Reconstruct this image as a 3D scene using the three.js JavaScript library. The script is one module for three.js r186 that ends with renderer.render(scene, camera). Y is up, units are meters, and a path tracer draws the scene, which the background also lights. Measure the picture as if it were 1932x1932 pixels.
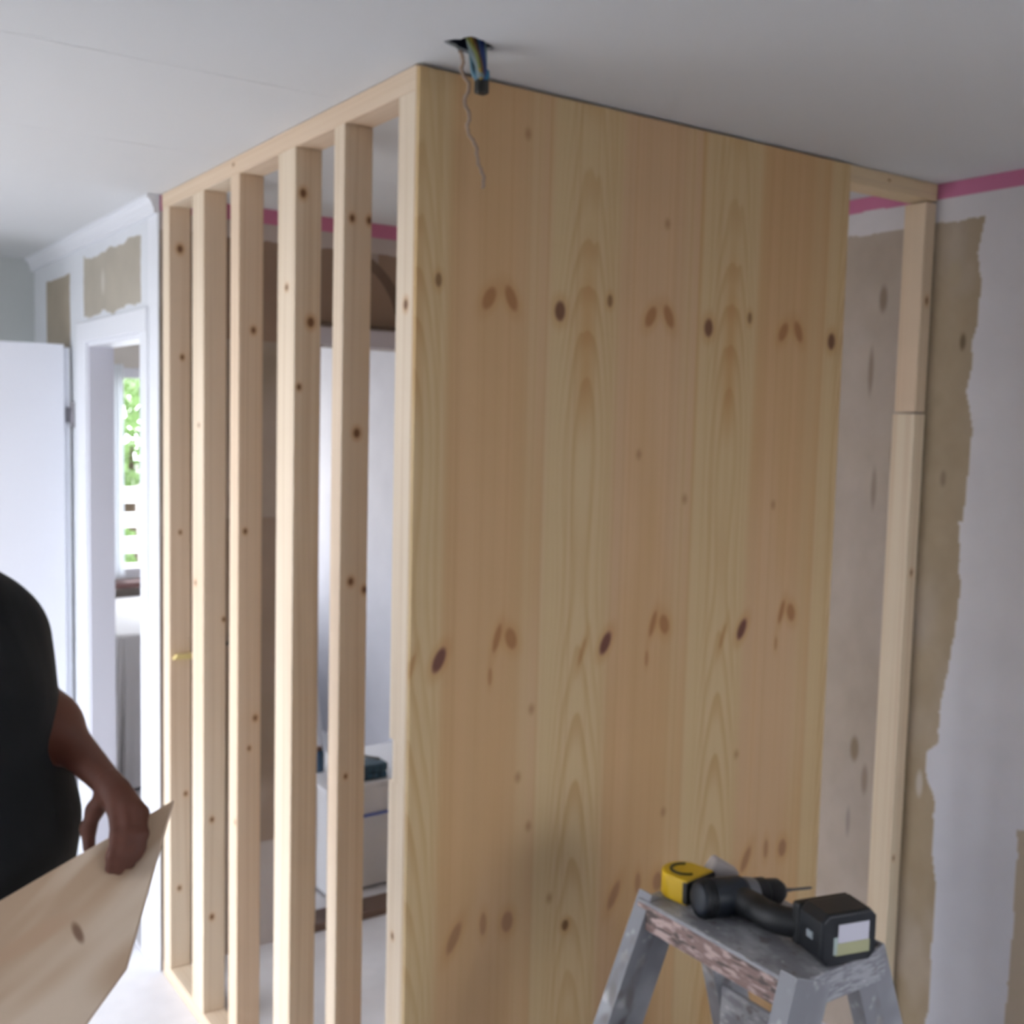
import * as THREE from 'three';
import { mergeGeometries } from 'three/addons/utils/BufferGeometryUtils.js';
import { RoundedBoxGeometry } from 'three/addons/geometries/RoundedBoxGeometry.js';
import { RectAreaLightUniformsLib } from 'three/addons/lights/RectAreaLightUniformsLib.js';
import { MarchingCubes } from 'three/addons/objects/MarchingCubes.js';

// ---------------------------------------------------------------- camera, sky, daylight, exposure
RectAreaLightUniformsLib.init();
const scene = new THREE.Scene();
const renderer = new THREE.WebGLRenderer({ antialias: true });
renderer.toneMapping = THREE.LinearToneMapping;
renderer.toneMappingExposure = 0.725;
renderer.shadowMap.enabled = true;

const camera = new THREE.PerspectiveCamera(49.81, 1, 0.05, 200);
camera.position.set(-1.0236, 1.7894, 1.8283);
camera.rotation.set(-0.0837, -0.6007, 0.0244, 'YXZ');
camera.focus = 0.55;                 // the phone hunted for focus: everything is a little soft
camera.userData.fStop = 16;

const SKY = new THREE.Color(0.9, 0.93, 1.0);
scene.background = SKY;              // even, overcast daylight
scene.backgroundIntensity = 10.5;

const H = 2.44;                      // ceiling height
function daylight(name, x, y, z, w, h, intensity, tx, ty, tz) {
  const l = new THREE.RectAreaLight(new THREE.Color(0.93, 0.97, 1.0), intensity, w, h);
  l.name = name; l.position.set(x, y, z); l.lookAt(tx, ty, tz); scene.add(l);
}
daylight('daylight_terrace_window', -1.97, 1.13, -1.22, 2.4, 2.0, 1.2, 5, 1.13, -1.22);
daylight('daylight_rear_window', 0.32, 1.5, 3.77, 1.4, 1.1, 0.35, 0.32, 1.5, -5);
daylight('daylight_back_room_window', 1.05, 1.42, -4.52, 0.8, 1.1, 5.0, 1.05, 1.42, 5);

// ---------------------------------------------------------------- helpers
let seed = 7;
const rnd = () => { seed = (seed * 1664525 + 1013904223) >>> 0; return seed / 4294967296; };
const rr = (a, b) => a + (b - a) * rnd();
const hash = (x, y, s) => { let h = Math.imul(x | 0, 374761393) ^ Math.imul(y | 0, 668265263) ^ Math.imul(s | 0, 1442695041); h = Math.imul(h ^ (h >>> 13), 1274126177); return ((h ^ (h >>> 16)) >>> 0) / 4294967296; };
const sm = (t) => t * t * (3 - 2 * t);
function noise(x, y, s = 0) {
  const ix = Math.floor(x), iy = Math.floor(y), fx = sm(x - ix), fy = sm(y - iy);
  const a = hash(ix, iy, s), b = hash(ix + 1, iy, s), c = hash(ix, iy + 1, s), d = hash(ix + 1, iy + 1, s);
  return a + (b - a) * fx + (c - a) * fy + (a - b - c + d) * fx * fy;
}
const fbm = (x, y, s = 0) => 0.55 * noise(x, y, s) + 0.28 * noise(x * 2.1, y * 2.1, s + 1) + 0.17 * noise(x * 4.3, y * 4.3, s + 2);
const lerp = (a, b, t) => a + (b - a) * t, clamp = (x, a = 0, b = 1) => Math.min(b, Math.max(a, x));
const step = (x, a, b) => sm(clamp((x - a) / (b - a)));
const mix3 = (a, b, t) => [lerp(a[0], b[0], t), lerp(a[1], b[1], t), lerp(a[2], b[2], t)];

// a texture from f(x, y) -> [r, g, b] in sRGB 0..255; x runs along u and y along v, in metres
function pixelTex(W, Ht, wm, hm, f) {
  const d = new Uint8Array(W * Ht * 4);
  for (let j = 0; j < Ht; j++) for (let i = 0; i < W; i++) {
    const c = f(((i + 0.5) / W) * wm, ((j + 0.5) / Ht) * hm), o = (j * W + i) * 4;
    d[o] = clamp(c[0], 0, 255); d[o + 1] = clamp(c[1], 0, 255); d[o + 2] = clamp(c[2], 0, 255); d[o + 3] = 255;
  }
  const t = new THREE.DataTexture(d, W, Ht, THREE.RGBAFormat);
  t.colorSpace = THREE.SRGBColorSpace; t.magFilter = THREE.LinearFilter; t.minFilter = THREE.LinearFilter;
  t.wrapS = t.wrapT = THREE.RepeatWrapping; t.needsUpdate = true;
  return t;
}
const std = (color, roughness = 0.8, more = {}) => new THREE.MeshStandardMaterial({ color, roughness, ...more });
const count = {};
function numbered(n) { const k = count[n] = (count[n] ?? -1) + 1; return k ? n + '_' + String(k).padStart(3, '0') : n; }
function shadows(o) { o.castShadow = o.receiveShadow = true; return o; }
function tag(o, label, category, group) { o.userData.label = label; o.userData.category = category; if (group) o.userData.group = group; return o; }
function mesh(name, g, m, parent) {
  const o = shadows(new THREE.Mesh(g, m)); o.name = parent ? name : numbered(name); (parent ?? scene).add(o); return o;
}
function part(parent, name, g, m) {          // parts of one thing are numbered within it
  const n = parent.children.filter((c) => c.name.replace(/_\d{3}$/, '') === name).length;
  return mesh(n ? name + '_' + String(n).padStart(3, '0') : name, g, m, parent);
}
function thing(name, label, category, x = 0, y = 0, z = 0, group) {
  const o = new THREE.Group(); o.name = numbered(name); o.position.set(x, y, z); scene.add(o); return tag(o, label, category, group);
}
function structure(name) { const o = new THREE.Group(); o.name = name; o.userData.kind = 'structure'; scene.add(o); return o; }
function smesh(name, g, m) { const o = mesh(name, g, m); o.userData.kind = 'structure'; return o; }
const V = (x, y, z) => new THREE.Vector3(x, y, z);
function box(x0, x1, y0, y1, z0, z1) { const g = new THREE.BoxGeometry(Math.abs(x1 - x0), Math.abs(y1 - y0), Math.abs(z1 - z0)); g.translate((x0 + x1) / 2, (y0 + y1) / 2, (z0 + z1) / 2); return g; }
function rbox(x0, x1, y0, y1, z0, z1, r = 0.004, s = 3) { const g = new RoundedBoxGeometry(Math.abs(x1 - x0), Math.abs(y1 - y0), Math.abs(z1 - z0), s, r); g.translate((x0 + x1) / 2, (y0 + y1) / 2, (z0 + z1) / 2); return g; }
function merge(list) { return mergeGeometries(list.map((g) => { const h = g.index ? g.toNonIndexed() : g; for (const k of Object.keys(h.attributes)) if (!['position', 'normal', 'uv'].includes(k)) h.deleteAttribute(k); return h; })); }
// uv laid over a whole wall: u along the axis ('x' or 'z') from a0 over wm metres, v from floor to ceiling
function wallUV(g, axis, a0, wm, hm = H) {
  const p = g.attributes.position, uv = new Float32Array(p.count * 2);
  for (let i = 0; i < p.count; i++) { uv[2 * i] = ((axis === 'x' ? p.getX(i) : p.getZ(i)) - a0) / wm; uv[2 * i + 1] = p.getY(i) / hm; }
  g.setAttribute('uv', new THREE.BufferAttribute(uv, 2)); return g;
}
// put geometry modelled along +y from the origin between two points
function between(g, a, b, roll = 0) {
  const d = b.clone().sub(a), q = new THREE.Quaternion().setFromUnitVectors(V(0, 1, 0), d.clone().normalize());
  if (roll) g.rotateY(roll);
  g.applyQuaternion(q); g.translate(a.x, a.y, a.z); return g;
}
function frameAt(g, o, ex, ey, ez) { g.applyMatrix4(new THREE.Matrix4().makeBasis(ex, ey, ez).setPosition(o)); return g; }
const tube = (pts, r, n = 40, s = 10) => new THREE.TubeGeometry(new THREE.CatmullRomCurve3(pts), n, r, s, false);
function lathe(profile, seg = 32) { return new THREE.LatheGeometry(profile.map(([r, y]) => new THREE.Vector2(r, y)), seg); }

// ---------------------------------------------------------------- wood
// pale spruce stick: four faces side by side in the texture, knots = [face 0..3, across 0..1, height m, radius m]
function spruceTex(s, len, knots = [], tint = [232, 214, 190]) {
  return pixelTex(192, 768, 4, len, (u, y) => {
    const face = Math.min(3, Math.floor(u)), a = u - face;
    const across = a * 0.07 + face * 0.3;
    const g1 = fbm(across * 160 + noise(y * 1.2, s, 3) * 2.5, y * 1.1, s + face), g2 = noise(across * 520, y * 1.6, s + 9);
    let c = mix3(tint, [208, 184, 154], 0.5 * step(g1, 0.42, 0.78) + 0.12 * g2);
    c = mix3(c, [214, 172, 138], 0.25 * step(noise(y * 0.9, face * 3 + s, 5), 0.45, 0.9));
    for (const [kf, ka, ky, kr] of knots) {
      if (kf !== face) continue;
      const dx = (a - ka) * 0.07, dy = (y - ky) * 0.8, d = Math.hypot(dx, dy) / (kr * 0.68);
      c = mix3(c, [188, 138, 88], 0.55 * step(2.4 - d, 0, 1.6));
      c = mix3(c, [104, 68, 44], 0.82 * step(1.15 - d, 0, 0.5));
    }
    return c;
  });
}
// a stick with eased edges standing on the origin, w along x, d along z
function stick(w, len, d, notch) {
  const r = 0.0028, s = new THREE.Shape();
  s.moveTo(-w / 2 + r, -d / 2); s.lineTo(w / 2 - r, -d / 2); s.quadraticCurveTo(w / 2, -d / 2, w / 2, -d / 2 + r); s.lineTo(w / 2, d / 2 - r);
  s.quadraticCurveTo(w / 2, d / 2, w / 2 - r, d / 2); s.lineTo(-w / 2 + r, d / 2); s.quadraticCurveTo(-w / 2, d / 2, -w / 2, d / 2 - r); s.lineTo(-w / 2, -d / 2 + r); s.quadraticCurveTo(-w / 2, -d / 2, -w / 2 + r, -d / 2);
  const g = new THREE.ExtrudeGeometry(s, { depth: len, bevelEnabled: false, curveSegments: 3 });
  g.rotateX(-Math.PI / 2);
  g.computeVertexNormals();
  const p = g.attributes.position, n = g.attributes.normal, uv = new Float32Array(p.count * 2);
  for (let i = 0; i < p.count; i += 3) {
    const nx = n.getX(i), nz = n.getZ(i);
    for (let k = i; k < i + 3; k++) {
      const ax = clamp(p.getX(k) / w + 0.5, 0.01, 0.99), az = clamp(p.getZ(k) / d + 0.5, 0.01, 0.99);
      const f = Math.abs(nx) > Math.abs(nz) ? (nx < 0 ? 0 : 2) : (nz >= 0 ? 1 : 3);
      uv[2 * k] = (f + (f % 2 ? ax : az)) / 4; uv[2 * k + 1] = p.getY(k) / len;
    }
  }
  g.setAttribute('uv', new THREE.BufferAttribute(uv, 2));
  return g;
}

// ---------------------------------------------------------------- the setting
const white = std('#dfe0e2', 0.75), trimWhite = std('#e6e8ee', 0.45), doorWhite = std('#e4e6ee', 0.4);
const XR = 1.5864, ZB = -1.589, ZF = -3.424, ZE = -4.6, XL = -2.0, ZR = 3.8;

// floor: pale grey-white screed
const floorTex = pixelTex(512, 512, 4, 4, (x, y) => { const n = fbm(x * 2, y * 2, 3), f = noise(x * 30, y * 30, 4); const v = 214 + 14 * n + 6 * f; return [v, v, v + 5]; });
const floorM = std('#ffffff', 0.7, { map: floorTex });
{ const g = box(XL - 0.2, XR + 0.2, -0.12, 0, ZE - 0.2, ZR + 0.2); const p = g.attributes.position, uv = []; for (let i = 0; i < p.count; i++) uv.push(p.getX(i) / 4, p.getZ(i) / 4); g.setAttribute('uv', new THREE.Float32BufferAttribute(uv, 2)); smesh('floor', g, floorM); }

// ceiling: slab with boards under it, fine joints between the boards, one ragged hole for the lamp cable
{
  const c = structure('ceiling');
  const hx = 0.026, hz = 0.133, hw = 0.034, y0 = H, y1 = H + 0.006;
  part(c, 'slab', merge([box(XL - 0.2, hx - 0.1, y1, y1 + 0.16, ZE - 0.2, ZR + 0.2), box(hx + 0.1, XR + 0.2, y1, y1 + 0.16, ZE - 0.2, ZR + 0.2),
    box(hx - 0.1, hx + 0.1, y1, y1 + 0.16, ZE - 0.2, hz - 0.1), box(hx - 0.1, hx + 0.1, y1, y1 + 0.16, hz + 0.1, ZR + 0.2), box(hx - 0.1, hx + 0.1, y1 + 0.1, y1 + 0.16, hz - 0.1, hz + 0.1)]), white);
  const boardM = std('#d9dadb', 0.85);
  const edges = [ZE - 0.2]; for (let z = -0.315 - 0.67 * 6; z < -0.2; z += 0.67) if (z > ZE) edges.push(z); edges.push(ZR + 0.2);
  for (let i = 0; i + 1 < edges.length; i++) {
    const za = edges[i] + 0.0008, zb = edges[i + 1] - 0.0008;
    if (hz > za && hz < zb) {
      const s = new THREE.Shape([[XL - 0.2, za], [XR + 0.2, za], [XR + 0.2, zb], [XL - 0.2, zb]].map(([x, z]) => new THREE.Vector2(x, z)));
      const hole = new THREE.Path(); const n = 22;
      for (let k = 0; k < n; k++) { const a = k / n * 6.2832, q = hw / Math.max(Math.abs(Math.cos(a + 0.35)), Math.abs(Math.sin(a + 0.35))) * (0.9 + 0.2 * hash(k, 1, 5)); const x = hx + q * Math.cos(a) * 1.12, z = hz + q * Math.sin(a) * 0.9; k ? hole.lineTo(x, z) : hole.moveTo(x, z); }
      hole.closePath(); s.holes.push(hole);
      const g = new THREE.ExtrudeGeometry(s, { depth: y1 - y0, bevelEnabled: false }); g.rotateX(Math.PI / 2); g.translate(0, y1, 0);
      part(c, 'ceiling_board', g, boardM);
    } else part(c, 'ceiling_board', box(XL - 0.2, XR + 0.2, y0, y1, za, zb), boardM);
  }
}

const inside = (x, y, poly) => { let c = false; for (let i = 0, j = poly.length - 1; i < poly.length; j = i++) if ((poly[i][1] > y) !== (poly[j][1] > y) && x < (poly[j][0] - poly[i][0]) * (y - poly[i][1]) / (poly[j][1] - poly[i][1]) + poly[i][0]) c = !c; return c; };
const PINK = [202, 122, 156], WALL = [218, 214, 216], BARE = [168, 150, 124];
const stain = (c, x, y, list) => { for (const [sx, sy, rx, ry, col, k] of list) { const d = Math.hypot((x - sx) / rx, (y - sy) / ry); if (d < 1) c = mix3(c, col, k * step(1 - d, 0, 0.6)); } return c; };

// right wall: pink strip left under the ceiling, bare plaster where the old unit stood, white paint beyond a torn edge
{
  const L = ZR + 0.2 - (ZE - 0.2), a0 = ZE - 0.2;
  const tex = pixelTex(2048, 768, L, H, (u, y) => {
    const z = a0 + u, j = (n, s) => (fbm(y * n, s, 11) - 0.5);
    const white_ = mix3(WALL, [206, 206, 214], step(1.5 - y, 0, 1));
    let c = white_; const f = fbm(z * 9, y * 9, 21); c = c.map((v) => v + 10 * (f - 0.5));
    const edge = 0.118 - 0.03 * step(2.0 - y, 0, 1.3) + 0.035 * j(9, 1.3) + 0.05 * j(3, 7.7) - 0.03 * step(0.95 - y, 0, 0.04) * step(y, 0.6, 0.9) + (y > 1.55 ? 0.012 : 0);
    const top = 2.336 + 0.016 * (fbm(z * 22, 3, 8) - 0.5);
    if (z > -1.55 && z < edge && y < top) {
      c = mix3(BARE, [178, 164, 148], step(fbm(z * 5, y * 3, 31), 0.35, 0.75));
      if (z < -0.02) c = mix3(c, [184, 172, 162], 0.75);
      c = c.map((v) => v + 14 * (fbm(z * 20, y * 14, 33) - 0.5));
      c = stain(c, z, y, [[-0.17, 2.15, 0.018, 0.05, [120, 102, 84], 0.6], [-0.09, 1.98, 0.016, 0.12, [112, 88, 74], 0.75], [-0.2, 1.95, 0.012, 0.09, [128, 112, 96], 0.6], [0.085, 2.02, 0.012, 0.03, [96, 78, 54], 0.75], [-0.11, 1.72, 0.016, 0.09, [128, 110, 94], 0.55],
        [-0.17, 1.62, 0.012, 0.08, [132, 116, 100], 0.5], [0.05, 1.66, 0.012, 0.03, [112, 96, 80], 0.5], [-0.19, 0.86, 0.02, 0.05, [126, 108, 84], 0.7], [-0.15, 0.78, 0.015, 0.06, [132, 116, 100], 0.6], [-0.1, 0.65, 0.014, 0.03, [120, 100, 80], 0.6],
        [-0.07, 1.08, 0.012, 0.04, [120, 100, 80], 0.5], [-0.2, 0.64, 0.01, 0.06, [140, 130, 124], 0.6], [0.03, 0.82, 0.014, 0.05, [206, 200, 196], 0.7], [0.05, 2.2, 0.03, 0.05, [176, 160, 134], 0.6]]);
    }
    if (z > 0.325 + 0.03 * j(8, 4.2) && z < 0.9 && y < 0.78 + 0.2 * (z - 0.3) && y > 0.0) c = mix3(BARE, c, 0.25);
    if (y > 2.4 + 0.003 * (fbm(z * 14, 1, 4) - 0.5)) c = PINK;
    return c;
  });
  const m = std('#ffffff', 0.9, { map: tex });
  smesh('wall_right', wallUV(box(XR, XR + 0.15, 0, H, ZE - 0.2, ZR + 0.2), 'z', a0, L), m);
}
// back wall of the recess: pink strip, bare plaster, and a doorway into the back room
const D2a = 0.515, D2b = 1.225, DH = 2.02;
{
  const tex = pixelTex(1024, 1024, XR, H, (x, y) => {
    let c = mix3([172, 158, 146], [148, 134, 118], step(fbm(x * 4, y * 3, 51), 0.35, 0.7));
    c = c.map((v) => v + 16 * (fbm(x * 18, y * 12, 52) - 0.5));
    if (y > 2.02 && y < 2.345 && x > 0.2) c = mix3([156, 132, 114], [140, 116, 100], fbm(x * 6, y * 6, 53));
    if (y > 2.02 && x > 0.6) { const d = Math.hypot(x - 0.52, (y - 2.1) * 1.2); if (d > 0.29 && d < 0.33 && y > 2.14) c = [112, 92, 78]; if (d > 0.33 && y > 2.24 && x < 0.74) c = [170, 156, 148]; }
    if (x < 0.45 && y < 1.45 && y > 0.35) c = mix3(c, [138, 116, 100], 0.55 * step(fbm(x * 7, y * 2.2, 55), 0.4, 0.6));
    if (x > 0.28 && y < 0.36) c = mix3(c, [190, 184, 184], 0.7);
    if (y > 2.338 + 0.01 * (fbm(x * 25, 2, 3) - 0.5)) c = [196, 184, 180];
    if (y > 2.392) c = PINK;
    return c;
  });
  const g = wallUV(merge([box(0.0, D2a, 0, H, ZB - 0.1, ZB), box(D2b, XR, 0, H, ZB - 0.1, ZB), box(D2a, D2b, DH, H, ZB - 0.1, ZB)]), 'x', 0, XR);
  smesh('wall_back', g, std('#ffffff', 0.9, { map: tex }));
  const d = structure('door_2');
  const cas = std('#c9c4cc', 0.5);
  part(d, 'casing', rbox(D2a - 0.062, D2a + 0.004, 0.0, DH, ZB + 0.001, ZB + 0.017, 0.003), cas);
  part(d, 'casing', rbox(D2b - 0.004, D2b + 0.062, 0.0, DH, ZB + 0.001, ZB + 0.017, 0.003), cas);
  part(d, 'head_casing', rbox(D2a - 0.062, D2b + 0.062, DH, DH + 0.062, ZB + 0.001, ZB + 0.018, 0.003), cas);
  part(d, 'drip_strip', rbox(D2a - 0.07, D2b + 0.07, DH + 0.062, DH + 0.074, ZB + 0.001, ZB + 0.028, 0.002), std('#5d4c40', 0.6));
  part(d, 'jamb', box(D2a, D2a + 0.016, 0.03, DH, ZB - 0.1, ZB), std('#d8c3ac', 0.5));
  part(d, 'jamb', box(D2b - 0.016, D2b, 0.03, DH, ZB - 0.1, ZB), std('#d8c3ac', 0.5));
  part(d, 'threshold', rbox(D2a, D2b, 0.0, 0.028, ZB - 0.1, ZB + 0.012, 0.004), std('#6d574c', 0.5));
}
// wall with the doorway, in line with the stud frame
const D1a = -2.468, D1b = -1.752;
{
  const a0 = ZE - 0.2, L = ZB - a0;
  const tex = pixelTex(2048, 1024, L, H, (u, y) => {
    const z = a0 + u; let c = [222, 225, 230]; const f = fbm(z * 8, y * 8, 61); c = c.map((v) => v + 8 * (f - 0.5));
    const jt = 0.035 * (fbm(z * 13, 1.1, 62) - 0.5), jb = 0.05 * (fbm(z * 16, 5.1, 63) - 0.5), js = 0.02 * (fbm(y * 20, 2.2, 64) - 0.5);
    if (z > -2.535 + js && z < -1.79 + js && y > 2.13 + jb && y < 2.345 + jt) c = mix3([186, 178, 162], [170, 162, 148], fbm(z * 7, y * 9, 65)), c = stain(c, z, y, [[-2.26, 2.24, 0.03, 0.06, [206, 202, 192], 0.8]]);
    if (z > -3.18 && z < -2.755 + js && y < 2.315 + 0.3 * jt) c = mix3([176, 164, 146], [164, 152, 134], fbm(z * 7, y * 9, 66));
    return c;
  });
  const g = wallUV(merge([box(0, 0.084, 0, H, D1b, ZB - 0.1), box(0, 0.084, 0, H, ZE - 0.2, D1a), box(0, 0.084, DH + 0.02, H, D1a, D1b)]), 'z', a0, L);
  smesh('wall_doorway', g, std('#ffffff', 0.8, { map: tex }));
  const end = smesh('trim_2', rbox(-0.006, 0.0, 0, 2.39, ZB - 0.105, ZB - 0.002, 0.002), trimWhite);
  // coving under the ceiling
  const s = new THREE.Shape(); s.moveTo(0, 0); s.lineTo(-0.038, 0); s.lineTo(-0.038, -0.01); s.quadraticCurveTo(-0.024, -0.016, -0.022, -0.036); s.lineTo(-0.018, -0.038); s.lineTo(-0.018, -0.055); s.lineTo(0, -0.055); s.closePath();
  const cg = new THREE.ExtrudeGeometry(s, { depth: ZB - ZF - 0.002, bevelEnabled: false }); cg.translate(0, H - 0.0005, ZF + 0.001);
  smesh('trim_1', cg, trimWhite);
  const d = structure('door_1'), W = 0.068;
  part(d, 'casing', rbox(-0.016, 0, 0, DH + 0.02, D1b - 0.003, D1b + W, 0.004), trimWhite);
  part(d, 'casing', rbox(-0.016, 0, 0, DH + 0.02, D1a - W - 0.046, D1a + 0.003, 0.004), trimWhite);
  part(d, 'head_casing', rbox(-0.018, 0, DH + 0.016, DH + 0.09, D1a - W - 0.046, D1b + W, 0.004), trimWhite);
  part(d, 'jamb', box(-0.004, 0.086, 0.012, DH + 0.02, D1a - 0.002, D1a + 0.018), std('#d6d6e0', 0.5));
  part(d, 'jamb', box(-0.004, 0.086, 0.012, DH + 0.02, D1b - 0.012, D1b + 0.002), trimWhite);
  part(d, 'head_jamb', box(-0.004, 0.086, DH, DH + 0.02, D1a + 0.018, D1b - 0.012), trimWhite);
  part(d, 'threshold', rbox(-0.018, 0.1, 0, 0.012, D1a, D1b, 0.004), std('#b9b8bd', 0.5));
  // leaf stands open at a right angle into the room
  const leaf = part(d, 'door_leaf', merge([rbox(-0.755, -0.036, 0.012, 2.037, -2.742, -2.70, 0.003), rbox(-0.037, -0.012, 0.012, 2.026, -2.742, -2.714, 0.002)]), doorWhite);
  const grey = std('#7d7a80', 0.35, { metalness: 0.7 });
  for (const y of [1.765, 0.28]) { const hg = merge([new THREE.CylinderGeometry(0.009, 0.009, 0.1, 16).translate(-0.004, y, -2.702), rbox(-0.03, -0.002, y - 0.03, y + 0.03, -2.713, -2.706, 0.001)]); part(leaf, 'hinge', hg, grey); }
  part(leaf, 'handle', merge([rbox(-0.715, -0.685, 0.95, 1.13, -2.70, -2.692, 0.003), new THREE.CylinderGeometry(0.009, 0.009, 0.05, 12).rotateX(Math.PI / 2).translate(-0.7, 1.06, -2.672), rbox(-0.71, -0.59, 1.051, 1.069, -2.656, -2.64, 0.006)]), grey);
}
// remaining walls, with their window openings
function windowUnit(name, axis, at, a, b, y0, y1, sign, bars) {       // opening a..b along the other axis
  const w = structure(name), P = (a0, a1, u0, u1, d0, d1) => axis === 'z' ? rbox(a0, a1, u0, u1, at + sign * d0, at + sign * d1, 0.004) : rbox(at + sign * d0, at + sign * d1, u0, u1, a0, a1, 0.004);
  const f = 0.06;
  part(w, 'frame', merge([P(a, a + f, y0, y1, 0.03, 0.09), P(b - f, b, y0, y1, 0.03, 0.09), P(a, b, y0, y0 + f, 0.03, 0.09), P(a, b, y1 - f, y1, 0.03, 0.09)]), trimWhite);
  for (const x of bars) part(w, 'mullion', P(x - 0.035, x + 0.035, y0 + f, y1 - f, 0.03, 0.09), trimWhite);
  const xs = [a + f, ...bars, b - f];
  const glass = new THREE.MeshPhysicalMaterial({ color: '#ffffff', transmission: 1, roughness: 0.02, thickness: 0, ior: 1.45 });
  for (let i = 0; i + 1 < xs.length; i++) part(w, 'pane', P(xs[i] + (i ? 0.035 : 0), xs[i + 1] - (i + 2 < xs.length ? 0.035 : 0), y0 + f, y1 - f, 0.056, 0.062), glass);
  return w;
}
smesh('wall_far', box(XL - 0.2, 0, 0, H, ZF - 0.15, ZF), std('#c6cac9', 0.85));
{
  const za = -2.5, zb = 0.05, y0 = 0.06, y1 = 2.2;
  smesh('wall_left', merge([box(XL - 0.2, XL, 0, H, ZF, za), box(XL - 0.2, XL, 0, H, zb, ZR + 0.2), box(XL - 0.2, XL, 0, y0, za, zb), box(XL - 0.2, XL, y1, H, za, zb)]), white);
  windowUnit('window_2', 'x', XL, za, zb, y0, y1, -1, [-1.65, -0.8]);
  smesh('trim_3', rbox(XL - 0.02, XL + 0.12, y0 - 0.03, y0, za - 0.05, zb + 0.05, 0.006), trimWhite);
}
{
  const xa = -0.45, xb = 1.1, y0 = 0.9, y1 = 2.1;
  smesh('wall_rear', merge([box(XL, xa, 0, H, ZR, ZR + 0.2), box(xb, XR, 0, H, ZR, ZR + 0.2), box(xa, xb, 0, y0, ZR, ZR + 0.2), box(xa, xb, y1, H, ZR, ZR + 0.2)]), white);
  windowUnit('window_3', 'z', ZR, xa, xb, y0, y1, 1, []);
  smesh('trim_4', rbox(xa - 0.05, xb + 0.05, y0 - 0.03, y0, ZR - 0.12, ZR + 0.02, 0.006), trimWhite);
}
// back room behind the recess
{
  const xa = 0.59, xb = 1.5, y0 = 0.82, y1 = 2.03;
  smesh('wall_back_room', merge([box(0.1, xa, 0, H, ZE - 0.2, ZE), box(xb, XR, 0, H, ZE - 0.2, ZE), box(xa, xb, 0, y0, ZE - 0.2, ZE), box(xa, xb, y1, H, ZE - 0.2, ZE)]), std('#d9d2c8', 0.85));
  windowUnit('window_1', 'z', ZE, xa, xb, y0, y1, -1, []);
  smesh('trim_5', rbox(xa - 0.06, xb + 0.06, y0 - 0.035, y0 + 0.0, ZE - 0.02, ZE + 0.12, 0.006), std('#6b4a46', 0.5));
}

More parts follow.
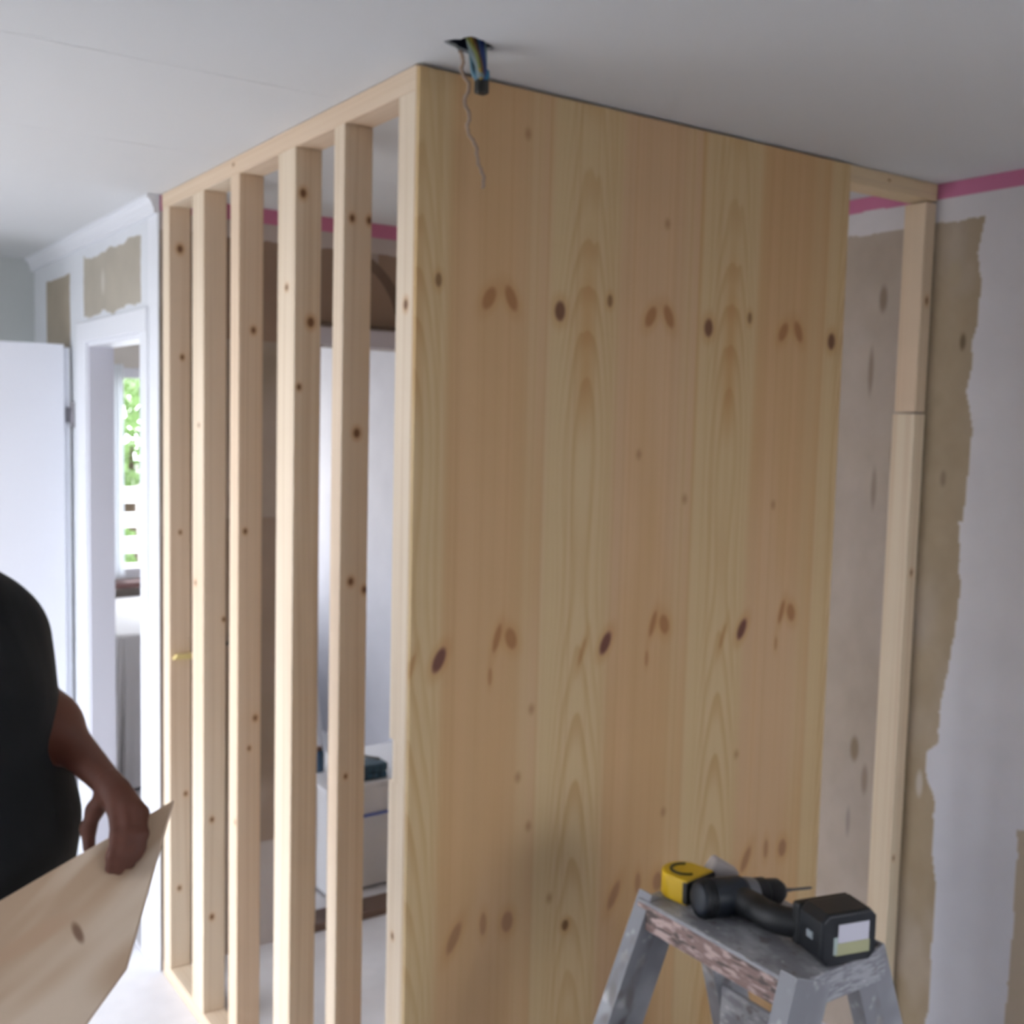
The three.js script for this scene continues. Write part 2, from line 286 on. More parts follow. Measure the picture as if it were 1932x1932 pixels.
// ---------------------------------------------------------------- stud frame of the new partition
const XF = 0, PT = 0.012;                                   // panel thickness
{
  const t = thing('stud_frame', 'open partition frame of pale timber studs between floor and ceiling plates', 'stud frame', 0, 0, 0);
  const D = 0.066, P = 0.045, hgt = H - 2 * P - 0.004;
  const back = ZB + 0.024, front = -PT - 0.001;
  const plateT = spruceTex(3, 1.6, [[0, 0.4, 0.62, 0.008], [1, 0.5, 1.0, 0.006]]);
  const plateM = std('#ffffff', 0.65, { map: plateT });
  for (const y of [H - P - 0.001, 0.001]) {
    const g = stick(D, front - back, P); g.rotateX(Math.PI / 2); g.translate(D / 2, y + P / 2, back);
    part(t, y > 1 ? 'top_plate' : 'bottom_plate', g, plateM);
  }
  const studs = [   // [z back, z front, knots]
    [-1.562, -1.5, [[1, 0.6, 1.95, 0.009], [1, 0.5, 1.42, 0.007], [1, 0.45, 0.3, 0.008], [1, 0.5, 2.27, 0.014], [1, 0.75, 0.6, 0.008]]],
    [-1.287, -1.192, [[1, 0.4, 0.62, 0.008], [1, 0.4, 0.33, 0.009], [0, 0.3, 1.3, 0.008], [1, 0.9, 1.2, 0.007], [0, 0.6, 1.75, 0.006]]],
    [-0.984, -0.922, [[1, 0.6, 2.0, 0.01], [1, 0.3, 1.48, 0.008], [1, 0.75, 0.98, 0.009], [1, 0.5, 0.9, 0.007], [0, 0.8, 0.7, 0.007]]],
    [-0.668, -0.568, [[1, 0.3, 2.29, 0.012], [1, 0.62, 2.0, 0.014], [0, 0.55, 2.08, 0.008], [1, 0.2, 1.85, 0.008]]],
    [-0.364, -0.314, [[1, 0.3, 2.2, 0.009], [1, 0.9, 2.2, 0.009], [1, 0.55, 1.75, 0.012], [1, 0.4, 1.43, 0.01], [1, 0.9, 1.41, 0.009], [1, 0.3, 1.0, 0.006]]],
    [-0.08, -PT - 0.001, [[0, 0.6, 2.0, 0.012], [0, 0.4, 0.75, 0.008], [1, 0.4, 1.1, 0.01]]],
  ];
  studs.forEach(([zb, zf, knots], i) => {
    const m = std('#ffffff', 0.62, { map: spruceTex(20 + i * 7, hgt, knots.map(([f, a, y, r]) => [f, a, y - P, r])) });
    const last = i === studs.length - 1;
    let g = stick(D, hgt, zf - zb);
    if (last) {                       // shallow notch cut from the back edge
      const a = stick(D, 1.02, zf - zb), n = stick(D, 0.085, zf - zb - 0.014), b = stick(D, hgt - 1.02 - 0.085, zf - zb);
      n.translate(0, 1.02, 0.007); b.translate(0, 1.105, 0); g = merge([a, n, b]);
      const p = g.attributes.position, uv = g.attributes.uv; for (let k = 0; k < p.count; k++) uv.setY(k, p.getY(k) / hgt);
    }
    g.translate(D / 2, P + 0.002, (zb + zf) / 2);
    part(t, 'stud', g, m);
  });
  // return of the frame behind the panel, up to the right wall
  const g = stick(P, XR - 0.004 - (D + 0.002), D); g.rotateZ(-Math.PI / 2); g.translate(D + 0.002, H - P / 2 - 0.001, front - D / 2);
  part(t, 'return_plate', g, std('#ffffff', 0.65, { map: spruceTex(61, 1.5, [[1, 0.4, 1.3, 0.006]], [222, 198, 160]) }));
}
{
  const a = stick(0.046, 1.828, 0.07); a.translate(XR - 0.0265, 0.002, -0.048);
  tag(mesh('wall_stud', a, std('#ffffff', 0.6, { map: spruceTex(71, 1.83, [[1, 0.5, 1.4, 0.01], [1, 0.3, 0.6, 0.008]], [230, 219, 194]) })), 'lower, paler length of the timber stud standing against the right wall', 'stud');
  const b = stick(0.045, H - 0.05 - 1.838, 0.066); b.translate(XR - 0.0255, 1.836, -0.047);
  tag(mesh('wall_stud', b, std('#ffffff', 0.6, { map: spruceTex(75, 0.56, [[1, 0.55, 0.3, 0.012]], [222, 200, 172]) })), 'upper, browner length of the timber stud, under the ceiling at the right wall', 'stud');
}
// small wedge between the first two studs
{
  const s = new THREE.Shape([new THREE.Vector2(0, 0), new THREE.Vector2(0.075, -0.003), new THREE.Vector2(0.078, 0.012), new THREE.Vector2(0.01, 0.012)]);
  const g = new THREE.ExtrudeGeometry(s, { depth: 0.02, bevelEnabled: true, bevelSize: 0.001, bevelThickness: 0.001, bevelSegments: 2 });
  g.translate(0.008, 1.034, -1.499);
  tag(mesh('wedge', g, std('#e3cf8e', 0.5)), 'small pale yellow wooden wedge sticking out of the farthest stud', 'wedge');
}

// ---------------------------------------------------------------- the pine plywood sheet
{
  const PW = 1.215, PB = 0.006, PH = H - 0.006 - PB, per = 0.418;
  const period = (x) => { const k = Math.floor((x - 0.3) / per); return [k, x - 0.3 - k * per]; };
  const tex = pixelTex(1024, 2048, PW, PH, (x, yy) => {
    const y = yy + PB, [k, q] = period(x), yk = y + 0.006 * k;
    const light = [217, 191, 144], orange = [208, 169, 120], rose = [213, 177, 136];
    const wob = 0.02 * (noise(y * 0.7, 2, 5) - 0.5);
    // pale heartless band q 0 .. 0.18, warmer band after it, thin orange streak at 0.40
    const inLight = step(q + wob, -0.004, 0.012) * (1 - step(q + wob, 0.172, 0.2));
    const pale2 = Math.exp(-(((q - 0.388) / 0.018) ** 2));
    let c = mix3(orange, rose, step(fbm(x * 5, y * 0.9, 71 + k), 0.35, 0.7));
    c = mix3(c, light, 0.85 * inLight + 0.4 * pale2 * (1 - inLight));
    c = mix3(c, [224, 184, 138], 0.35 * step(noise(q * 30, y * 0.6, 80), 0.5, 0.9));
    // straight grain
    const n1 = noise(q * 190 + 3 * noise(y * 1.3, q * 6, 81), y * 0.5 + k, 82), n2 = noise(q * 430, y * 0.8, 83);
    c = mix3(c, [184, 138, 88], 0.17 * step(n1, 0.45, 0.95) + 0.07 * n2);
    // flat-sawn figure: nested arches about the middle of the pale band
    const cx = 0.112 + 0.014 * (noise(yk * 1.1, 1, 84) - 0.5), dx = q - cx;
    const field = 4.2 * yk + 2.3 * noise(yk * 2.2, 3, 85) + 430 * dx * dx + 0.3 * noise(q * 60, yk * 5, 87);
    const fall = Math.exp(-((dx / 0.062) ** 2));
    const ph = field * 1.35 - Math.floor(field * 1.35), ring = step(ph, 0.35, 0.9) * (1 - step(ph, 0.92, 1.0));
    c = mix3(c, [178, 132, 78], 0.42 * ring * fall * (0.5 + 0.6 * noise(yk * 3, 8, 88)));
    const core = step(noise(yk * 2.6, 9, 89), 0.6, 0.85) * Math.exp(-((dx / 0.022) ** 2));
    c = mix3(c, [190, 134, 70], 0.4 * core);
    // knots, repeating with the veneer
    const knot = (kx, ky, rx, ry, col, amt, tilt = 0) => {
      const ddx = q - kx - tilt * (yk - ky), ddx2 = Math.abs(ddx) > per / 2 ? ddx - Math.sign(ddx) * per : ddx, d = Math.hypot(ddx2 / rx, (yk - ky) / ry);
      if (d < 3) { c = mix3(c, [182, 124, 66], 0.4 * amt * step(2.6 - d, 0, 1.8)); c = mix3(c, col, amt * step(1.25 - d, 0, 0.55)); }
    };
    const dk = [98, 58, 34], br = [150, 96, 46];
    knot(0.036, 2.012, 0.013, 0.02, dk, 0.78); knot(0.166, 2.043, 0.007, 0.013, [118, 84, 44], 0.7);
    knot(0.281, 2.018, 0.014, 0.022, br, 0.6, 0.35); knot(0.333, 2.022, 0.013, 0.024, br, 0.6, -0.35);
    knot(0.183, 1.311, 0.013, 0.024, [104, 58, 46], 0.88, 0.35); knot(0.12, 1.3, 0.006, 0.03, [170, 120, 64], 0.5, 0.3);
    knot(0.318, 1.342, 0.008, 0.028, br, 0.6, 0.25); knot(0.352, 1.338, 0.014, 0.022, br, 0.6, -0.2); knot(0.303, 1.265, 0.005, 0.018, br, 0.4);
    knot(0.23, 0.735, 0.012, 0.03, [150, 108, 72], 0.6, 0.4); knot(0.3, 0.748, 0.008, 0.024, [150, 108, 72], 0.5); knot(0.36, 0.738, 0.014, 0.022, [146, 104, 72], 0.6);
    knot(0.095, 0.699, 0.009, 0.012, [110, 74, 34], 0.8);
    // one-off marks
    const one = (kx, ky, r, a) => { const d = Math.hypot(x - kx, (y - ky) * 0.7) / r; if (d < 1) c = mix3(c, [140, 96, 56], a * (1 - d)); };
    for (const [a, b] of [[0.246, 2.35], [0.62, 2.22], [0.29, 1.19], [0.26, 1.05], [0.56, 1.72], [0.99, 1.6], [0.29, 0.94], [0.9, 1.0], [0.67, 0.9], [0.35, 0.77], [0.7, 1.62]]) one(a, b, 0.012, 0.5);
    return c;
  });
  const g = new RoundedBoxGeometry(PW, PH, PT, 2, 0.0012); g.translate(PW / 2, PB + PH / 2, -PT / 2);
  wallUV(g, 'x', 0, PW, PH); { const uv = g.attributes.uv; for (let i = 0; i < uv.count; i++) uv.setY(i, uv.getY(i) - PB / PH); }
  tag(mesh('plywood_sheet', g, std('#ffffff', 0.55, { map: tex })), 'tall knotty pine plywood sheet fixed upright on the corner of the stud frame', 'plywood sheet');
}

// ---------------------------------------------------------------- cable hanging from the ceiling hole
{
  const o = thing('ceiling_cable', 'bundle of loose blue, yellow and grey lamp wires hanging from the ragged ceiling hole', 'cable', 0.026, H, 0.133);
  part(o, 'junction_box', merge([lathe([[0.052, 0.0065], [0.052, 0.07], [0, 0.07]], 24), lathe([[0, 0.066], [0.04, 0.066], [0.034, 0.0065], [0.052, 0.0065]], 24)]), std('#0e1330', 0.6));
  const W = [['#1f5468', 0.0055, [[0.004, 0.06, 0.01], [0.012, 0.01, 0.004], [0.02, -0.03, 0.0], [0.028, -0.062, -0.004]]],
    ['#7d8d90', 0.0065, [[-0.01, 0.06, -0.005], [0.004, 0.0, -0.004], [0.012, -0.03, 0.006], [0.016, -0.056, 0.01]]],
    ['#6c8486', 0.006, [[0.02, 0.05, 0.0], [0.03, -0.006, -0.004], [0.032, -0.034, -0.006], [0.026, -0.062, -0.006]]],
    ['#9a7f2c', 0.0035, [[-0.02, 0.05, 0.012], [-0.008, 0.0, 0.016], [0.006, -0.024, 0.016], [0.014, -0.046, 0.012], [0.018, -0.056, 0.008]]],
    ['#6f7434', 0.0032, [[-0.026, 0.05, 0.004], [-0.014, 0.004, 0.014], [0.0, -0.018, 0.019], [0.01, -0.04, 0.016]]],
    ['#5a3c28', 0.0032, [[-0.012, 0.05, 0.014], [0.0, -0.004, 0.018], [0.01, -0.03, 0.018], [0.02, -0.05, 0.01]]],
    ['#162f66', 0.0045, [[0.01, 0.05, 0.012], [0.016, -0.01, 0.014], [0.022, -0.04, 0.012], [0.024, -0.058, 0.004]]],
    ['#5f8798', 0.005, [[0.0, 0.05, -0.012], [0.012, -0.016, -0.014], [0.012, -0.044, -0.006], [0.02, -0.06, 0.0]]]];
  for (const [c, r, p] of W) part(o, 'wire', tube(p.map((q) => V(...q)), r, 24, 8), std(c, 0.45));
  const tb = part(o, 'terminal_block', rbox(0.013, 0.036, -0.079, -0.05, -0.009, 0.009, 0.004), std('#24241f', 0.5));
  part(tb, 'sleeve', rbox(0.011, 0.036, -0.056, -0.036, -0.011, 0.012, 0.006), std('#2d6c8c', 0.5));
}
{
  const p = [];
  for (let i = 0; i <= 60; i++) { const t = i / 60; p.push(V(0.012 + 0.09 * t + 0.004 * Math.sin(t * 31) * (1 - t) + 0.006 * Math.sin(t * 9), 2.432 - 0.215 * t, 0.115 - 0.055 * t + 0.004 * Math.cos(t * 27))); }
  const g1 = tube(p, 0.0034, 160, 6), g2 = tube(p.map((q, i) => V(q.x + 0.0024 * Math.cos(i * 1.5), q.y, q.z + 0.0024 * Math.sin(i * 1.5))), 0.0024, 160, 6);
  tag(mesh('cord', merge([g1, g2]), std('#a58f7c', 0.9)), 'thin frayed beige cord dangling below the ceiling hole in front of the plywood', 'cord');
}

// ---------------------------------------------------------------- things in the back room and recess
{
  const o = thing('storage_box', 'low white box beyond the doorway at the back of the stud frame', 'box', 1.0, 0, -1.97);
  const m = std('#d9dade', 0.6);
  part(o, 'body', rbox(-0.33, 0.3, 0.012, 0.40, -0.25, 0.17, 0.006), m);
  part(o, 'lid', rbox(-0.335, 0.305, 0.4, 0.415, -0.255, 0.175, 0.004), std('#e2e3e8', 0.6));
  for (const [x, z] of [[-0.3, 0.14], [0.27, 0.14], [-0.3, -0.22], [0.27, -0.22]]) part(o, 'foot', new THREE.CylinderGeometry(0.014, 0.012, 0.012, 12).translate(x, 0.006, z), std('#554a44', 0.7));
}
{
  const o = thing('tool_case', 'small teal case with dark ribs lying on the white box', 'tool case', 0.875, 0.415, -1.87);
  const m = std('#27506a', 0.5);
  part(o, 'case', rbox(-0.07, 0.055, 0.0, 0.026, -0.04, 0.05, 0.006), m);
  part(o, 'lid', rbox(-0.072, 0.057, 0.028, 0.06, -0.042, 0.052, 0.008), std('#2b4f63', 0.5));
  for (const x of [-0.04, -0.01, 0.02]) part(o, 'rib', rbox(x, x + 0.008, 0.004, 0.056, 0.049, 0.0545, 0.002), std('#1d3a50', 0.5));
  part(o, 'strap', tube([V(-0.075, 0.07, 0.0), V(-0.04, 0.085, 0.0), V(0.0, 0.075, 0.0), V(0.045, 0.062, 0.0)], 0.005, 24, 8), std('#8b9299', 0.7));
}
{
  const o = thing('spray_can', 'dark blue can with a brown cap at the far end of the white box', 'can', 0.735, 0.415, -2.02);
  part(o, 'can', lathe([[0, 0.0], [0.02, 0.0], [0.022, 0.004], [0.022, 0.07], [0.018, 0.082], [0, 0.084]], 24), std('#2b4a66', 0.4));
  part(o, 'cap', lathe([[0, 0.098], [0.012, 0.098], [0.014, 0.094], [0.014, 0.084], [0, 0.084]], 20), std('#6b4f42', 0.5));
}
{
  const p = [V(0.682, 0.2, -1.785), V(0.72, 0.25, -1.783), V(0.78, 0.29, -1.782), V(0.86, 0.297, -1.782), V(0.96, 0.292, -1.782), V(1.06, 0.24, -1.782), V(1.1, 0.1, -1.78), V(1.16, 0.006, -1.76), V(1.2, 0.006, -1.72)];
  tag(mesh('blue_cable', tube(p, 0.0055, 60, 8), std('#4a63b8', 0.5)), 'thin blue cable draped across the front of the white box', 'cable');
}
{
  const g = stick(0.02, 1.94, 0.03); g.translate(0.62, 0.0, -1.9);
  tag(mesh('batten', g, std('#ffffff', 0.6, { map: spruceTex(91, 2, [], [236, 208, 176]) })), 'slim pale timber batten standing upright just beyond the recess doorway', 'batten');
}
{
  // table under a white dust sheet: flat top, rounded edge, skirt falling in folds
  const o = thing('covered_table', 'table under a long white dust sheet below the far window', 'table', 0.82, 0, ZE + 0.66);
  const A = 0.52, B_ = 0.56, top = 0.74, nu = 160, rows = [], pos = [], idx = [];
  for (const [k, y] of [[0.0, top], [0.5, top], [0.94, top], [0.985, top - 0.006], [1.0, top - 0.022], [1.0, 0.55], [1.0, 0.36], [1.0, 0.18], [1.0, 0.015]]) rows.push([k, y]);
  rows.forEach(([k, y]) => { for (let u = 0; u < nu; u++) {
    const a = u / nu * 6.28318, c = Math.cos(a), q = Math.sin(a), e = 0.12, fx = Math.sign(c) * Math.pow(Math.abs(c), e), fz = Math.sign(q) * Math.pow(Math.abs(q), e);
    const drop = (top - y) / top, w = 1 + drop * (0.05 + 0.035 * Math.sin(a * 19) + 0.025 * Math.sin(a * 31 + 1));
    pos.push(fx * A * k * w, y, fz * B_ * k * w);
  } });
  for (let j = 0; j + 1 < rows.length; j++) for (let u = 0; u < nu; u++) { const a = j * nu + u, b = j * nu + (u + 1) % nu; idx.push(a, b, a + nu, b, b + nu, a + nu); }
  const g = new THREE.BufferGeometry(); g.setAttribute('position', new THREE.Float32BufferAttribute(pos, 3)); g.setIndex(idx); g.computeVertexNormals();
  part(o, 'dust_sheet', g, std('#efeef0', 0.85, { side: THREE.DoubleSide }));
  part(o, 'table_top', rbox(-A + 0.03, A - 0.03, top - 0.035, top - 0.008, -B_ + 0.03, B_ - 0.03, 0.004), std('#b79a74', 0.6));
  for (const x of [-0.44, 0.44]) for (const z of [-0.48, 0.48]) part(o, 'leg', rbox(x - 0.02, x + 0.02, 0, top - 0.035, z - 0.02, z + 0.02, 0.003), std('#b79a74', 0.6));
}
{
  const g = new THREE.PlaneGeometry(0.1, 1.2, 40, 1), p = g.attributes.position; for (let i = 0; i < p.count; i++) p.setZ(i, 0.007 * Math.sin(p.getX(i) * 190)); g.computeVertexNormals();
  const back = g.clone(); back.translate(0, 0, -0.0015); g.translate(0, 0, 0.0);
  const m = merge([g, back]); m.translate(0.637, 1.445, ZE + 0.035);
  tag(mesh('curtain', m, new THREE.MeshPhysicalMaterial({ color: '#f2f5f8', roughness: 0.9, transmission: 0.6, thickness: 0, side: THREE.DoubleSide })), 'narrow white sheer curtain at the left edge of the far window', 'curtain');
}
{
  const g = merge([new THREE.CylinderGeometry(0.006, 0.006, 0.03, 10).rotateX(Math.PI / 2).translate(0.214, 1.045, ZB + 0.016), new THREE.CylinderGeometry(0.006, 0.006, 0.03, 10).translate(0.214, 1.058, ZB + 0.031)]);
  tag(mesh('wall_hook', g, std('#24242a', 0.4)), 'small black hook on the bare plaster behind the second and third studs', 'hook');
}

// ---------------------------------------------------------------- outdoors beyond the far window
{
  smesh('ground', box(-40, 40, -0.5, -0.35, -45, 45), std('#8b8781', 0.95));
  const f = thing('garden_fence', 'bright white horizontal board fence outside the far window', 'fence', 1.9, 0, -9);
  const m = std('#f2f4f2', 0.6);
  for (const [a, b] of [[0.11, 0.31], [0.415, 0.57], [0.665, 0.805], [0.9, 1.05]]) part(f, 'board', rbox(-2.2, 2.2, a, b, 0.0, 0.025, 0.006), m);
  for (const x of [-2.1, -0.7, 0.7, 2.1]) part(f, 'post', rbox(x - 0.05, x + 0.05, -0.35, 1.08, -0.1, 0, 0.006), m);
  const leafM = [std('#7a9a5a', 0.8), std('#64864e', 0.8), std('#8ea468', 0.8)];
  const barkM = std('#4a3c30', 0.9);
  const trees = [[2.6, -11.5, 1.75, 1.05, 'bushy light green tree just behind the white fence'], [1.6, -15, 2.2, 1.7, 'taller green tree behind the fence, left of the bushy one'], [4.6, -17.5, 3.4, 1.9, 'tall green tree farthest away behind the fence'], [1.5, -10.1, 0.35, 0.75, 'low green shrub growing close behind the fence boards']];
  trees.forEach(([x, z, h, r, label], i) => {
    const t = thing(i < 3 ? 'garden_tree' : 'garden_shrub', label, i < 3 ? 'tree' : 'shrub', x, -0.36, z);
    part(t, 'trunk', lathe([[0.12, 0], [0.09, h * 0.4], [0.05, h]], 12), barkM);
    const verts = [], norm = [];
    for (let k = 0; k < 1500; k++) {
      const a = rnd() * 6.283, b = Math.acos(rr(-1, 1)), q = r * (0.55 + 0.5 * rnd()) * (0.8 + 0.35 * noise(a * 2, b * 2, i));
      const c = V(q * Math.sin(b) * Math.cos(a), h + 0.2 + 0.9 * q * Math.cos(b), q * Math.sin(b) * Math.sin(a)), s = rr(0.06, 0.12);
      const u = V(rr(-1, 1), rr(-1, 1), rr(-1, 1)).normalize(), w = V(rr(-1, 1), rr(-1, 1), rr(-1, 1)).cross(u).normalize(), n = u.clone().cross(w);
      const P = [c.clone().addScaledVector(u, -s), c.clone().addScaledVector(w, s * 0.5), c.clone().addScaledVector(u, s), c.clone().addScaledVector(w, -s * 0.5)];
      for (const j of [0, 1, 2, 0, 2, 3]) { verts.push(P[j].x, P[j].y, P[j].z); norm.push(-n.x, -n.y, -n.z); }
    }
    const g = new THREE.BufferGeometry(); g.setAttribute('position', new THREE.Float32BufferAttribute(verts, 3)); g.setAttribute('normal', new THREE.Float32BufferAttribute(norm, 3));
    const l = part(t, 'foliage', g, new THREE.MeshPhysicalMaterial({ color: leafM[i % 3].color, roughness: 0.9, transmission: 0.5, thickness: 0, side: THREE.DoubleSide })); l.userData.kind = 'stuff';
  });
}

// ---------------------------------------------------------------- step ladder
{
  const T = 0.95;
  const grime = pixelTex(256, 256, 0.5, 0.5, (x, y) => {
    let c = mix3([172, 173, 178], [138, 138, 144], step(fbm(x * 18, y * 18, 101), 0.35, 0.7));
    c = mix3(c, [206, 205, 206], 0.8 * step(fbm(x * 40, y * 40, 103), 0.7, 0.8)); c = mix3(c, [112, 104, 100], 0.6 * step(fbm(x * 30, y * 30, 105), 0.68, 0.8)); return c;
  });
  const rust = pixelTex(256, 128, 0.4, 0.2, (x, y) => mix3(mix3([142, 118, 112], [196, 172, 166], step(fbm(x * 45, y * 45, 111), 0.45, 0.65)), [96, 84, 80], step(fbm(x * 26, y * 26, 113), 0.6, 0.75)));
  const alu = std('#ffffff', 0.5, { map: grime, metalness: 0.12 }), lip = std('#ffffff', 0.65, { map: rust, metalness: 0.1 });
  const t = thing('step_ladder', 'worn grey aluminium step ladder with paint spatters, standing before the plywood sheet', 'step ladder', 0.355, 0, 0.58);
  // platform: tread with turned-down lips, x -0.11..0.11, z -0.18..0.18
  part(t, 'platform', rbox(-0.11, 0.11, T - 0.012, T, -0.18, 0.18, 0.004), alu);
  for (const x of [-0.111, 0.108]) part(t, 'platform_lip', rbox(x, x + 0.003, T - 0.05, T - 0.006, -0.178, 0.178, 0.001), x < 0 ? lip : alu);
  for (const z of [-0.181, 0.178]) part(t, 'platform_lip', rbox(-0.108, 0.108, T - 0.05, T - 0.006, z, z + 0.003, 0.001), alu);
  // channel-section rails
  function rail(a, b, w, d, open) {
    const s = new THREE.Shape(), q = 0.0035, h = w / 2; const Z = open;
    for (const [i, [x, z]] of [[-h, 0], [h, 0], [h, Z * d], [h - q, Z * d], [h - q, Z * q], [-h + q, Z * q], [-h + q, Z * d], [-h, Z * d]].entries()) i ? s.lineTo(x, z) : s.moveTo(x, z);
    s.closePath();
    const len = b.distanceTo(a), g = new THREE.ExtrudeGeometry(s, { depth: len, bevelEnabled: true, bevelSize: 0.0012, bevelThickness: 0.0012, bevelSegments: 2 });
    // local: shape x -> leg width (world x-ish), shape y -> world z, extrusion -> down the leg
    const ez = b.clone().sub(a).normalize(), ey = V(0, 0, 1), ex = ey.clone().cross(ez).normalize();
    return frameAt(g, a, ex, ey, ez);
  }
  const rails = [];
  for (const z of [-1, 1]) {
    const zo = z * 0.182, spread = z * 0.05;
    part(t, 'front_rail', rail(V(z < 0 ? -0.062 : -0.068, T - 0.004, z < 0 ? zo + 0.028 : zo), V(-0.068 - 0.345, 0.004, z < 0 ? zo + 0.028 + spread : zo + spread), 0.082, 0.03, -1), alu);
    part(t, 'rear_rail', rail(V(0.07, T - 0.004, zo - z * 0.005), V(0.07 + 0.31, 0.004, zo + spread), 0.074, 0.028, -1), alu);
  }
  const at = (y) => { const k = (T - y) / T; return [-0.068 - 0.345 * k, 0.182 + 0.05 * k, 0.07 + 0.31 * k]; };
  for (const y of [0.72, 0.48, 0.24]) { const [x, z] = at(y); part(t, 'tread', rbox(x - 0.045, x + 0.045, y - 0.028, y, -z + 0.004, z - 0.004, 0.003), alu); }
  { const [, z, x] = at(0.8); part(t, 'rear_brace', rbox(x - 0.004, x + 0.004, 0.58, 0.722, -z + 0.004, z - 0.004, 0.002), alu); }
  { const [, z, x] = at(0.3); part(t, 'rear_brace', rbox(x - 0.01, x + 0.01, 0.28, 0.31, -z + 0.004, z - 0.004, 0.002), alu); }
  for (const z of [-1, 1]) { const [fx, fz, rx] = at(0.45); part(t, 'spreader_bar', between(rbox(-0.008, 0.008, 0, rx - fx, -0.002, 0.002, 0.001), V(fx, 0.45, z * (fz - 0.02)), V(rx, 0.45, z * (fz - 0.02))), alu); }
  for (const z of [-1, 1]) for (const x of [-0.413, 0.38]) part(t, 'foot', rbox(x - 0.045, x + 0.045, 0, 0.035, z * 0.2175 - 0.024, z * 0.2175 + 0.024, 0.006), std('#2b2b2d', 0.8));
}
// ---------------------------------------------------------------- cordless drill on the ladder
{
  const dark = std('#15181c', 0.5), navy = std('#1a222c', 0.45), metal = std('#8d9094', 0.35, { metalness: 0.8 });
  const o = thing('cordless_drill', 'black cordless drill lying on its side on the ladder platform', 'drill', 0.355, 0.951, 0.58);
  const ax = V(0.97, -0.045, 0.24).normalize(), hd = V(0.13, -0.01, 0.99).normalize(), up = hd.clone().cross(ax).normalize(), hz = ax.clone().cross(up).normalize();
  const A = V(-0.083, 0.034, -0.062);             // rear of the motor housing
  const L = (g) => frameAt(g, A, up, ax, hz.clone().negate());
  part(o, 'motor_housing', L(lathe([[0, 0], [0.022, 0.001], [0.029, 0.007], [0.0315, 0.02], [0.0325, 0.055], [0.032, 0.085], [0.029, 0.094], [0, 0.096]], 40)), navy);
  for (let i = 0; i < 3; i++) part(o, 'vent_ring', L(lathe([[0.0312, 0.012 + i * 0.006], [0.0332, 0.013 + i * 0.006], [0.0332, 0.0155 + i * 0.006], [0.0312, 0.0065 + i * 0.006]], 40)), dark);
  part(o, 'gear_housing', L(lathe([[0.028, 0.092], [0.0295, 0.098], [0.0275, 0.112], [0.025, 0.118], [0, 0.118]], 40)), metal);
  part(o, 'torque_collar', L(lathe([[0.024, 0.112], [0.0265, 0.114], [0.0265, 0.134], [0.024, 0.137], [0, 0.137]], 24)), dark);
  part(o, 'chuck', L(lathe([[0, 0.136], [0.0225, 0.136], [0.0235, 0.14], [0.0225, 0.162], [0.014, 0.174], [0.006, 0.176], [0, 0.176]], 24)), dark);
  part(o, 'drill_bit', L(lathe([[0, 0.172], [0.0034, 0.172], [0.0034, 0.19], [0.0026, 0.194], [0.0026, 0.232], [0, 0.238]], 12)), std('#5c5a58', 0.4, { metalness: 0.7 }));
  // handle: swept oval from the housing to the battery
  const h0 = A.clone().addScaledVector(ax, 0.072), hc = new THREE.CatmullRomCurve3([h0, h0.clone().addScaledVector(hd, 0.05).addScaledVector(ax, -0.006), h0.clone().addScaledVector(hd, 0.1).addScaledVector(ax, -0.018), V(0.014, 0.034, 0.125)]);
  const hg = new THREE.TubeGeometry(hc, 40, 0.0235, 20, false); part(o, 'handle', hg, dark);
  part(o, 'trigger', frameAt(rbox(-0.009, 0.009, -0.008, 0.012, -0.014, 0.014, 0.005), h0.clone().addScaledVector(hd, 0.05).addScaledVector(ax, 0.018), up, ax, hd), std('#2a2d31', 0.5));
  // battery: chamfered block
  const ex = V(0.97, 0, 0.24), ez = V(-0.24, 0, 0.97), s = new THREE.Shape(), w = 0.047, h = 0.0365, c = 0.009;
  for (const [i, [x, y]] of [[-w + c, -h], [w - c, -h], [w, -h + c], [w, h - c], [w - c, h], [-w + c, h], [-w, h - c], [-w, -h + c]].entries()) i ? s.lineTo(x, y) : s.moveTo(x, y); s.closePath();
  const bg = new THREE.ExtrudeGeometry(s, { depth: 0.05, bevelEnabled: true, bevelSize: 0.005, bevelThickness: 0.006, bevelSegments: 3 }); bg.translate(0, 0, -0.025);
  const B = V(0.02, 0.0425, 0.152), bat = part(o, 'battery', frameAt(bg, B, ex, V(0, 1, 0), ez), std('#11161d', 0.4));
  const sg = new RoundedBoxGeometry(0.105, 0.07, 0.022, 3, 0.006); part(o, 'battery_shoe', frameAt(sg, B.clone().addScaledVector(ez, -0.04), ex, V(0, 1, 0), ez), dark);
  const q = (x0, x1, y0, y1, col) => frameAt(rbox(x0, x1, y0, y1, 0.0305, 0.0318, 0.0005, 1), B, ex, V(0, 1, 0), ez);
  part(bat, 'label', q(-0.022, 0.036, -0.006, 0.024), std('#d4d2de', 0.4));
  part(bat, 'label', q(-0.026, 0.038, -0.026, -0.0065), std('#b4b48c', 0.4));
  part(bat, 'label', q(-0.03, -0.0225, -0.024, 0.004), std('#b9c8c4', 0.4));
  part(bat, 'latch_button', frameAt(rbox(-0.0535, -0.051, -0.006, 0.006, -0.008, 0.008, 0.001, 1), B, ex, V(0, 1, 0), ez), std('#9aa3aa', 0.4));
}
